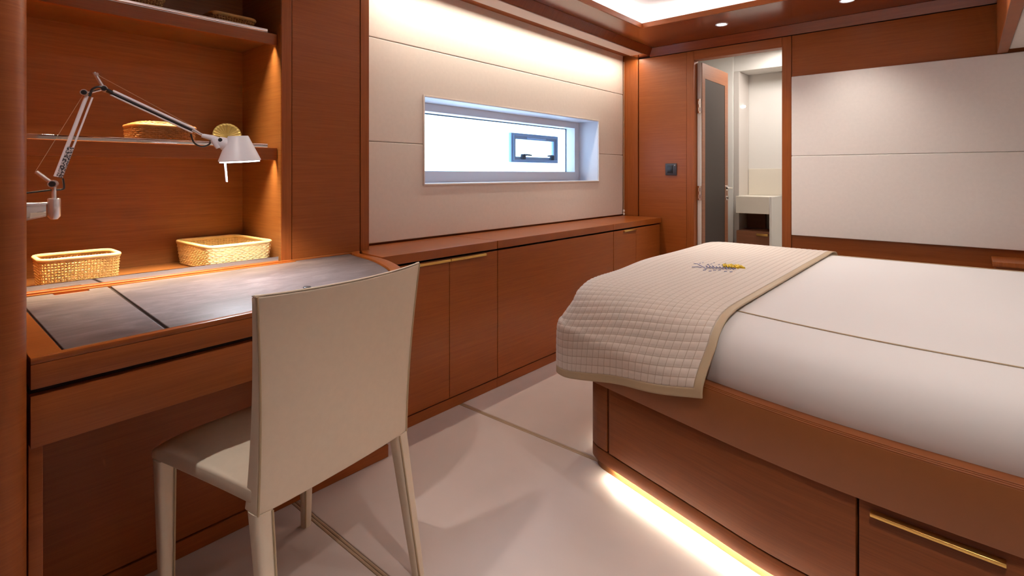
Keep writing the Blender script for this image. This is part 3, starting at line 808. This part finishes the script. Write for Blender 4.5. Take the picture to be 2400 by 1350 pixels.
base_near = crom([(0.96, 1.458), (0.30, 1.460), (0.05, 1.466), (-0.19, 1.482), (-0.40, 1.510), (-0.65, 1.580), (-0.98, 1.674), (-1.055, 1.702), (-1.088, 1.742), (-1.096, 1.82)], 18)
base_o = list(base_near) + [(-1.096, 3.36), (-1.05, 3.46), (-0.95, 3.50), (0.96, 3.50)]
prism('base_core', offs(base_o, 0.02), 0.040, 0.355, 'gap', bed, 'z', 0)
prism('plinth_board', base_o, 0.036, 0.083, 'wood_bed', bed, 'z', 0.002, angle=50)
def seg(x0, x1):
    return [p for p in base_near if x0 <= p[0] <= x1]
def strip(name, x0, x1, z0, z1, th=0.018, parent=None, mat='wood_bed'):
    near = [p for p in base_near if x0 < p[0] < x1 and p[1] < 1.69]
    def yat(x):
        for a, b in zip(base_near[:-1], base_near[1:]):
            if b[0] <= x <= a[0]: return a[1] + (b[1] - a[1]) * (a[0] - x) / max(1e-9, a[0] - b[0])
        return base_near[0][1]
    near = [(x1, yat(x1))] + near + [(x0, yat(x0))]
    inner = [(p[0] + 0.004, p[1] + th) for p in reversed(near)]
    return prism(name, near + inner, z0, z1, mat, parent or bed, 'z', 0.001, angle=40)
corner = [p for p in base_near if p[0] <= -0.985]
prism('corner_post', corner + [(-1.096, 3.36), (-1.06, 3.36), (-1.06, 1.82), (-0.98, 1.72)], 0.088, 0.352, 'wood_bed', bed, 'z', 0.001, angle=50)
strip('front_panel', -0.980, -0.199, 0.088, 0.352)
dw_ = strip('drawer', -0.192, 0.60, 0.088, 0.338)
pts = [(-0.168 + (0.0615 + 0.168) * k / 8, 0, 0) for k in range(9)]
def ynear(x):
    for a, b in zip(base_near[:-1], base_near[1:]):
        if b[0] <= x <= a[0]: return a[1] + (b[1] - a[1]) * (a[0] - x) / max(1e-9, a[0] - b[0])
V, F = [], []
for k in range(9):
    x = -0.169 + 0.231 * k / 8
    y = ynear(x)
    for dy, dz in ((-0.014, 0.300), (-0.014, 0.3075), (0.002, 0.3115), (0.002, 0.300)):
        V.append((x, y + dy, dz + 0.006))
for k in range(8):
    for c in range(4):
        F.append((k * 4 + c, k * 4 + (c + 1) % 4, k * 4 + 4 + (c + 1) % 4, k * 4 + 4 + c))
F += [(0, 1, 2, 3), (32, 33, 34, 35)]
mk('drawer_handle', V, F, 'gold', dw_, smooth=True, bevel=0.001)
strip('rear_drawer', 0.606, 0.958, 0.088, 0.338)
toe = offs(base_o, 0.019)
prism('toe_kick', toe, 0.0005, 0.0362, 'wood_shelf', bed, 'z', 0)
# rail: leather face and grooved wooden top
ro, ri = offs(rail_c, 0.0), offs(rail_c, 0.030)
prism('side_rail', list(ro) + list(reversed(ri)), 0.338, 0.472, 'leather_rail', bed, 'z', 0.002, angle=60)
for a, b, z in ((0.001, 0.008, 0.4745), (0.0095, 0.016, 0.4752), (0.0175, 0.060, 0.4760)):
    prism('rail_cap', list(offs(rail_c, a)) + list(reversed(offs(rail_c, b))), 0.468, z, 'wood_bed', bed, 'z', 0.0012, angle=60)
prism('slat_deck', offs(rail_c, 0.032), 0.355, 0.430, 'wood_bed', bed, 'z', 0)
# under-bed glow
for (xa, ya), (xb, yb) in (((-0.97, 1.672), (-0.66, 1.583)), ((-0.66, 1.583), (-0.40, 1.511)), ((-0.40, 1.511), (-0.1, 1.476)), ((-0.1, 1.476), (0.9, 1.459)), ((-1.096, 3.3), (-1.096, 1.86))):
    v = Vector((xb - xa, yb - ya)); L = v.length; v.normalize()
    nrm = Vector((-v.y, v.x))
    if xa == xb: nrm = Vector((1, 0))
    elif nrm.y < 0: nrm = -nrm
    c = Vector(((xa + xb) / 2, (ya + yb) / 2)) + nrm * 0.0095
    area('under_bed_strip_light', (c.x, c.y, 0.0335), L, 0.006, 4.4 * L, (1.0, 0.94, 0.78), (0, 0, math.atan2(v.y, v.x)))

# mattress
mo = offs(rail_c, 0.052)
mat_t = thing('mattress', 'thick white covered mattress with tan piped seams on the platform bed', 'mattress', (-0.2, 2.55, 0.43))
prof = [(0.020, 0.432), (0.004, 0.462), (0.0, 0.495), (0.002, 0.530), (0.010, 0.560), (0.026, 0.588), (0.050, 0.610), (0.085, 0.627), (0.130, 0.6385), (0.175, 0.6445), (0.213, 0.6475), (0.30, 0.650), (0.45, 0.651)]
V, F = [], []
nm = len(mo)
for o_, z in prof:
    ring = offs(mo, o_)
    V += [(p[0], p[1], z) for p in ring]
for k in range(len(prof) - 1):
    for i in range(nm - 1):
        F.append((k * nm + i, k * nm + i + 1, (k + 1) * nm + i + 1, (k + 1) * nm + i))
    F.append((k * nm + nm - 1, k * nm, (k + 1) * nm, (k + 1) * nm + nm - 1))
F.append(tuple(range(nm)))
F.append(tuple((len(prof) - 1) * nm + i for i in range(nm)))
mk('cover', V, F, 'sheet', mat_t, smooth=True)
sr = offs(mo, 0.205)
tube('seam_piping', [(p[0], p[1], 0.6485) for p in sr], 0.0021, 'binding', mat_t, 6)

# quilted runner over the foot
qb = thing('quilted_blanket', 'beige quilted blanket with tan binding and embroidery over the foot of the bed', 'blanket', (-0.95, 2.4, 0.655))
def outline_cols(x_right, amount):
    near = []
    L = 0
    started = False
    pts_ = mo
    res = []
    for a, b in zip(pts_[:-1], pts_[1:]):
        if not started:
            if b[0] < x_right:
                t = (a[0] - x_right) / (a[0] - b[0])
                a = (a[0] + (b[0] - a[0]) * t, a[1] + (b[1] - a[1]) * t)
                res.append((a, 0.0)); started = True
            else: continue
        L += (Vector(b) - Vector(a)).length
        res.append((b, L))
        if L > amount: break
    return res
Q = 0.0285
SUB = 5
cols = outline_cols(-0.566, 0.95)
NC = 24 * SUB + 10
smax = 0.735
def col_at(s):
    for (a, la), (b, lb) in zip(cols[:-1], cols[1:]):
        if la <= s <= lb:
            t = (s - la) / max(1e-9, lb - la)
            p = Vector(a).lerp(Vector(b), t)
            tg = (Vector(b) - Vector(a)).normalized()
            return p, Vector((tg.y, -tg.x))
    return Vector(cols[-1][0]), Vector((0, 1))
rows_up = []
grid = []
NV = None
far_y = 3.585
for i in range(NC + 1):
    s = smax * i / NC
    p, nr = col_at(s)
    f = s / smax
    # smooth the normal around the rounded foot corner
    hem = 0.446 - 0.145 * min(1.0, f * 1.08) - 0.004 * math.sin(f * 9)
    pathz = [(-0.066 - 0.012 * math.sin(f * 7.0) ** 2, hem), (-0.064, 0.475), (-0.044, 0.515), (-0.022, 0.548), (0.0, 0.580), (0.03, 0.611), (0.066, 0.632), (0.11, 0.647), (0.16, 0.6545), (0.22, 0.6585)]
    pts3 = [Vector((p.x + nr.x * o_, p.y + nr.y * o_, z)) if o_ <= 0 else Vector((p.x, p.y + o_, z)) for o_, z in pathz]
    # top: run across to the far side at its own x
    xt = -0.566 - 0.745 * f
    lift = 0.0
    drop = 0.0
    if xt < -1.13:
        u = (-1.13 - xt) / 0.18
        drop = 0.055 * u ** 3.0
        xt = -1.13 - 0.19 * math.sin(min(1.0, u) * PI / 2 * 0.95)
    y0 = pts3[-1].y
    for k in range(1, 15):
        g_ = k / 14
        yy = y0 + (far_y - 0.16 - y0) * g_
        b_ = min(1.0, g_ * 2.2); b_ = b_ * b_ * (3 - 2 * b_)
        xx = pts3[9].x + (xt - pts3[9].x) * b_
        wv = 0.0035 * math.sin(yy * 7.0 + f * 3.0) * math.sin(PI * f)
        pts3.append(Vector((xx, yy, 0.6590 + wv - drop * min(1.0, g_ * 2.0 + 0.2))))
    # earlier top rows also follow the foot droop
    for k in range(6, 10):
        pts3[k].z -= drop * (0.15 + 0.05 * (k - 6))
    for dy, z in ((0.06, 0.648), (0.11, 0.622), (0.14, 0.58), (0.150, 0.52), (0.152, 0.48)):
        inx = 0.0
        pts3.append(Vector((xt, far_y - 0.16 + dy + 0.03, z - drop)))
    # resample evenly by arc length
    dense = [Vector(q_) for q_ in crom([tuple(v) for v in pts3], 6)]
    L = [0.0]
    for a, b in zip(dense[:-1], dense[1:]): L.append(L[-1] + (b - a).length)
    if NV is None:
        NV = int(L[-1] / Q) * SUB
        DV = L[-1] / NV
    line = []
    k = 0
    for j in range(NV + 1):
        d = L[-1] * j / NV
        while k < len(L) - 2 and L[k + 1] < d: k += 1
        t = (d - L[k]) / max(1e-9, L[k + 1] - L[k])
        line.append(dense[k].lerp(dense[k + 1], min(1.0, t)))
    grid.append(line)
BW = 5                                   # binding width in cells
V = []
for i in range(NC + 1):
    for j in range(NV + 1):
        p = grid[i][j]
        a = grid[min(i + 1, NC)][j] - grid[max(i - 1, 0)][j]
        b = grid[i][min(j + 1, NV)] - grid[i][max(j - 1, 0)]
        n_ = b.cross(a)
        if n_.length > 1e-9: n_.normalize()
        ii, jj = i - BW, j - BW
        if ii <= 0 or jj <= 0 or i >= NC - BW or j >= NV - BW:
            h_ = 0.0015
        else:
            h_ = 0.0024 * (abs(math.sin(PI * ii / SUB)) * abs(math.sin(PI * jj / SUB))) ** 0.22
        V.append(tuple(p + n_ * h_))
Fq, Fb = [], []
for i in range(NC):
    for j in range(NV):
        f = (i * (NV + 1) + j, (i + 1) * (NV + 1) + j, (i + 1) * (NV + 1) + j + 1, i * (NV + 1) + j + 1)
        (Fb if (i < BW or i >= NC - BW or j < BW or j >= NV - BW) else Fq).append(f)
def submesh(name, faces, mat, parent):
    idx = {}
    vv, ff = [], []
    for f in faces:
        q_ = []
        for k in f:
            if k not in idx:
                idx[k] = len(vv); vv.append(V[k])
            q_.append(idx[k])
        ff.append(q_)
    me = bpy.data.meshes.new(name)
    me.from_pydata(vv, [], ff)
    for p in me.polygons: p.use_smooth = True
    inv = {b: a for a, b in idx.items()}
    uvl = me.uv_layers.new(name='cells')
    for lp in me.loops:
        g0 = inv[lp.vertex_index]
        uvl.data[lp.index].uv = ((g0 // (NV + 1) - BW) / SUB, (g0 % (NV + 1) - BW) / SUB)
    me.materials.append(M[mat])
    o = bpy.data.objects.new(name, me)
    link(o, parent)
    sm = o.modifiers.new('thickness', 'SOLIDIFY')
    sm.thickness = 0.005
    sm.offset = 0.0
    return o
submesh('quilt', Fq, 'quilt', qb)
submesh('binding', Fb, 'binding', qb)
# embroidery: scribbled blue script with a yellow motif
ex = Vector((0.72, 0.36, 0)).normalized()
ey = Vector((-0.36, 0.72, 0)).normalized()
eo = Vector((-0.955, 2.42, 0.6655))
def E(u, v): return tuple(eo + ex * (u * 0.85) + ey * (v * 2.0))
st = [[(0.0, 0.055), (0.02, 0.05), (0.03, 0.03), (0.045, 0.0), (0.05, -0.02)], [(-0.02, 0.0), (0.01, 0.005), (0.03, 0.0)]]
for k in range(9):
    u = 0.055 + 0.017 * k
    hgt = 0.022 + 0.02 * random.random()
    st.append([(u, -0.01), (u + 0.006, hgt), (u + 0.011, 0.0), (u + 0.017, 0.012 * random.random())])
for k in range(8):
    u = 0.03 + 0.02 * k; v_ = 0.055 + 0.015 * math.sin(k * 2.0)
    st.append([(u, v_), (u + 0.010, v_ + 0.006)])
for k in range(6):
    u = 0.03 + 0.026 * k; v_ = -0.035 - 0.010 * math.sin(k * 1.7)
    st.append([(u, v_), (u + 0.014, v_ + 0.004)])
tubes('embroidered_script', [([E(*q_) for q_ in s_], 0.0016) for s_ in st], 'blue', qb, 5)['kind'] = 'stuff'
st = []
for k in range(9):
    u = 0.155 + 0.011 * k
    st.append([(u, 0.022 + 0.008 * math.sin(k * 1.3)), (u + 0.004, 0.052 + 0.007 * math.sin(k * 2.1)), (u + 0.010, 0.020 + 0.006 * math.cos(k * 1.9))])
tubes('embroidered_motif', [([E(*q_) for q_ in s_], 0.0055) for s_ in st], 'yellow', qb, 6)['kind'] = 'stuff'

# ------------------------------------------------------------------ bedside table
ns = thing('bedside_table', 'low wooden bedside table between the bed and the cream wall panels', 'table', (0.5, 3.80, 0))
box('top', 0.104, 0.62, 3.66, YB - 0.003, 0.625, 0.650, 'wood_top', ns, 0.003)
box('body', 0.115, 0.61, 3.672, YB - 0.004, 0.04, 0.625, 'wood', ns, 0.002)
box('drawer_front', 0.118, 0.607, 3.664, 3.6718, 0.36, 0.60, 'wood', ns, 0.002)
box('plinth', 0.13, 0.60, 3.69, YB - 0.01, 0.0005, 0.0398, 'gap', ns, 0)

# ------------------------------------------------------------------ chair
cu = Vector((-0.140, 0.990, 0)).normalized()
cw = Vector((-cu.y, cu.x, 0))
CO = Vector((-1.152, 0.7075, 0))
def Cc(a, b, z): return tuple(CO + cu * a + cw * b + Vector((0, 0, z)))
ch = thing('dining_chair', 'cream leather dining chair with a tall curved back at the desk', 'chair', (-1.33, 0.67, 0))
def hw(z):
    t = (z - 0.38) / 0.47
    return 0.2225 - 0.004 * math.sin(PI * min(1, max(0, t))) + 0.0205 * max(0, t) ** 1.6
def lean(z):
    t = (z - 0.38) / 0.47
    return 0.002 - 0.030 * max(0, t) ** 1.25
def thick(z):
    t = (z - 0.38) / 0.47
    return 0.046 - 0.030 * min(1, max(0, t)) ** 0.8
NU, NZ = 24, 26
V, F = [], []
def back_pt(u, k, side):
    z0 = 0.380 - 0.0
    v = k / NZ
    ztop = 0.846 + 0.003 * u * u
    zbot = 0.380
    z = zbot + (ztop - zbot) * v
    bow = -0.030 * (1 - u * u) * (0.25 + 0.75 * v)       # middle bulges to the rear
    edge = 0.004 * (abs(u) ** 8)
    th = thick(z)
    inset = 0.0 if side == 0 else th * (1.0 if abs(u) > 0.985 else 0.75)
    return Cc(u * hw(z), lean(z) + bow + edge + (inset if side else 0.0), z)
for side in (0, 1):
    for k in range(NZ + 1):
        for i in range(NU + 1):
            V.append(back_pt(-1 + 2 * i / NU, k, side))
A = (NU + 1) * (NZ + 1)
def id_(s, k, i): return s * A + k * (NU + 1) + i
for k in range(NZ):
    for i in range(NU):
        F.append((id_(0, k, i), id_(0, k, i + 1), id_(0, k + 1, i + 1), id_(0, k + 1, i)))
        F.append((id_(1, k, i), id_(1, k, i + 1), id_(1, k + 1, i + 1), id_(1, k + 1, i)))
    for i in (0, NU):
        F.append((id_(0, k, i), id_(0, k + 1, i), id_(1, k + 1, i), id_(1, k, i)))
for i in range(NU):
    for k in (0, NZ):
        F.append((id_(0, k, i), id_(0, k, i + 1), id_(1, k, i + 1), id_(1, k, i)))
bk = mk('backrest', V, F, 'chair', ch, smooth=True, bevel=0.004, seg=3, angle=50)
# seams along the rear edges and the stitched top
for sgn in (-1, 1):
    pts = []
    for k in range(NZ + 1):
        p = Vector(back_pt(sgn * 1.0, k, 0)) + cu * (-sgn * 0.003) - cw * 0.0012
        pts.append(tuple(p))
    tube('edge_seam', pts, 0.0026, 'stitch', bk, 6)
top_rear = [tuple(Vector(back_pt(-1 + 2 * i / NU, NZ, 0)) + cw * 0.005 + Vector((0, 0, 0.0012))) for i in range(NU + 1)]
tube('top_seam', top_rear, 0.0030, 'chair', bk, 8)
V2, F2 = [], []
for i in range(NU + 1):
    u = -1 + 2 * i / NU
    a = Vector(back_pt(u, NZ, 0)); b = Vector(back_pt(u, NZ, 1))
    for t in (0.15, 0.85):
        q = a.lerp(b, t)
        V2.append(tuple(q + Vector((0, 0, 0.0018)))); 
for i in range(NU): F2.append((2 * i, 2 * i + 1, 2 * i + 3, 2 * i + 2))
ts = mk('stitched_top', V2, F2, 'stitch_dark', bk, smooth=True)
sm = ts.modifiers.new('thickness', 'SOLIDIFY'); sm.thickness = 0.002
# seat
V, F = [], []
NS, ND = 20, 20
def seat_pt(i, j, s):
    u = -1 + 2 * i / NS
    v = j / ND
    a = u * (0.222 - 0.010 * v + 0.010 * v * v) - 0.030 * v
    b = 0.022 + 0.385 * v
    ztop = 0.446 - 0.012 * (1 - u * u) * (1 - (2 * v - 1) ** 2)
    if s == 0: z = ztop - 0.014 * abs(u) ** 6 - 0.012 * max(0, (v - 0.9) / 0.1) ** 2
    else: z = 0.398
    return Cc(a, b, z)
for s in (0, 1):
    for j in range(ND + 1):
        for i in range(NS + 1): V.append(seat_pt(i, j, s))
A2 = (NS + 1) * (ND + 1)
def is_(s, j, i): return s * A2 + j * (NS + 1) + i
for j in range(ND):
    for i in range(NS):
        for s in (0, 1): F.append((is_(s, j, i), is_(s, j, i + 1), is_(s, j + 1, i + 1), is_(s, j + 1, i)))
    for i in (0, NS): F.append((is_(0, j, i), is_(0, j + 1, i), is_(1, j + 1, i), is_(1, j, i)))
for i in range(NS):
    for j in (0, ND): F.append((is_(0, j, i), is_(0, j, i + 1), is_(1, j, i + 1), is_(1, j, i)))
mk('seat', V, F, 'chair', ch, smooth=True, bevel=0.006, seg=3, angle=50)
# legs: leather sleeves of D-shaped section
def leg(a0, b0, z0, a1, b1, w0, d0, w1, d1, outer):
    V, F = [], []
    n = 16
    K = 8
    for k in range(K + 1):
        t = k / K
        a = a0 + (a1 - a0) * t; b = b0 + (b1 - b0) * t
        z = z0 * (1 - t) + 0.0005
        w = (w0 + (w1 - w0) * t) / 2; d = (d0 + (d1 - d0) * t) / 2
        for s in range(n):
            an = 2 * PI * (s + 0.5) / n
            c, s_ = math.cos(an), math.sin(an)
            sx = math.copysign(abs(c) ** 0.55, c); sy = math.copysign(abs(s_) ** 0.55, s_)
            V.append(Cc(a + w * sx, b + d * sy, z))
    for k in range(K):
        for s in range(n):
            F.append((k * n + s, k * n + (s + 1) % n, (k + 1) * n + (s + 1) % n, (k + 1) * n + s))
    F += [tuple(range(n)), tuple(K * n + s for s in range(n))]
    l = mk('leg', V, F, 'chair', ch, smooth=True)
    sg = 1 if a0 > 0 else -1
    rear = b0 < 0.2
    by0 = -d0 / 2 if rear else -d0 / 2
    by1 = -d1 / 2
    tube('leg_seam', [Cc(a0 - sg * w0 * 0.42 if not rear else a0 - sg * w0 * 0.34, b0 + by0 - 0.0008, z0 - 0.002), Cc(a1 - sg * w1 * 0.42 if not rear else a1 - sg * w1 * 0.34, b1 + by1 - 0.0008, 0.004)], 0.0024, 'stitch', l, 6)
    return l
for sg in (-1, 1):
    leg(sg * 0.2035, 0.023, 0.381, sg * 0.214, -0.045, 0.042, 0.044, 0.028, 0.028, sg)
    leg(sg * 0.203 - 0.030, 0.383, 0.400, sg * 0.200 - 0.024, 0.392, 0.040, 0.040, 0.026, 0.026, sg)
    lathe('foot_pad', [(0.011, 0.0), (0.011, 0.0004)], Cc(sg * 0.214, -0.045, 0), 'black', ch, 12)
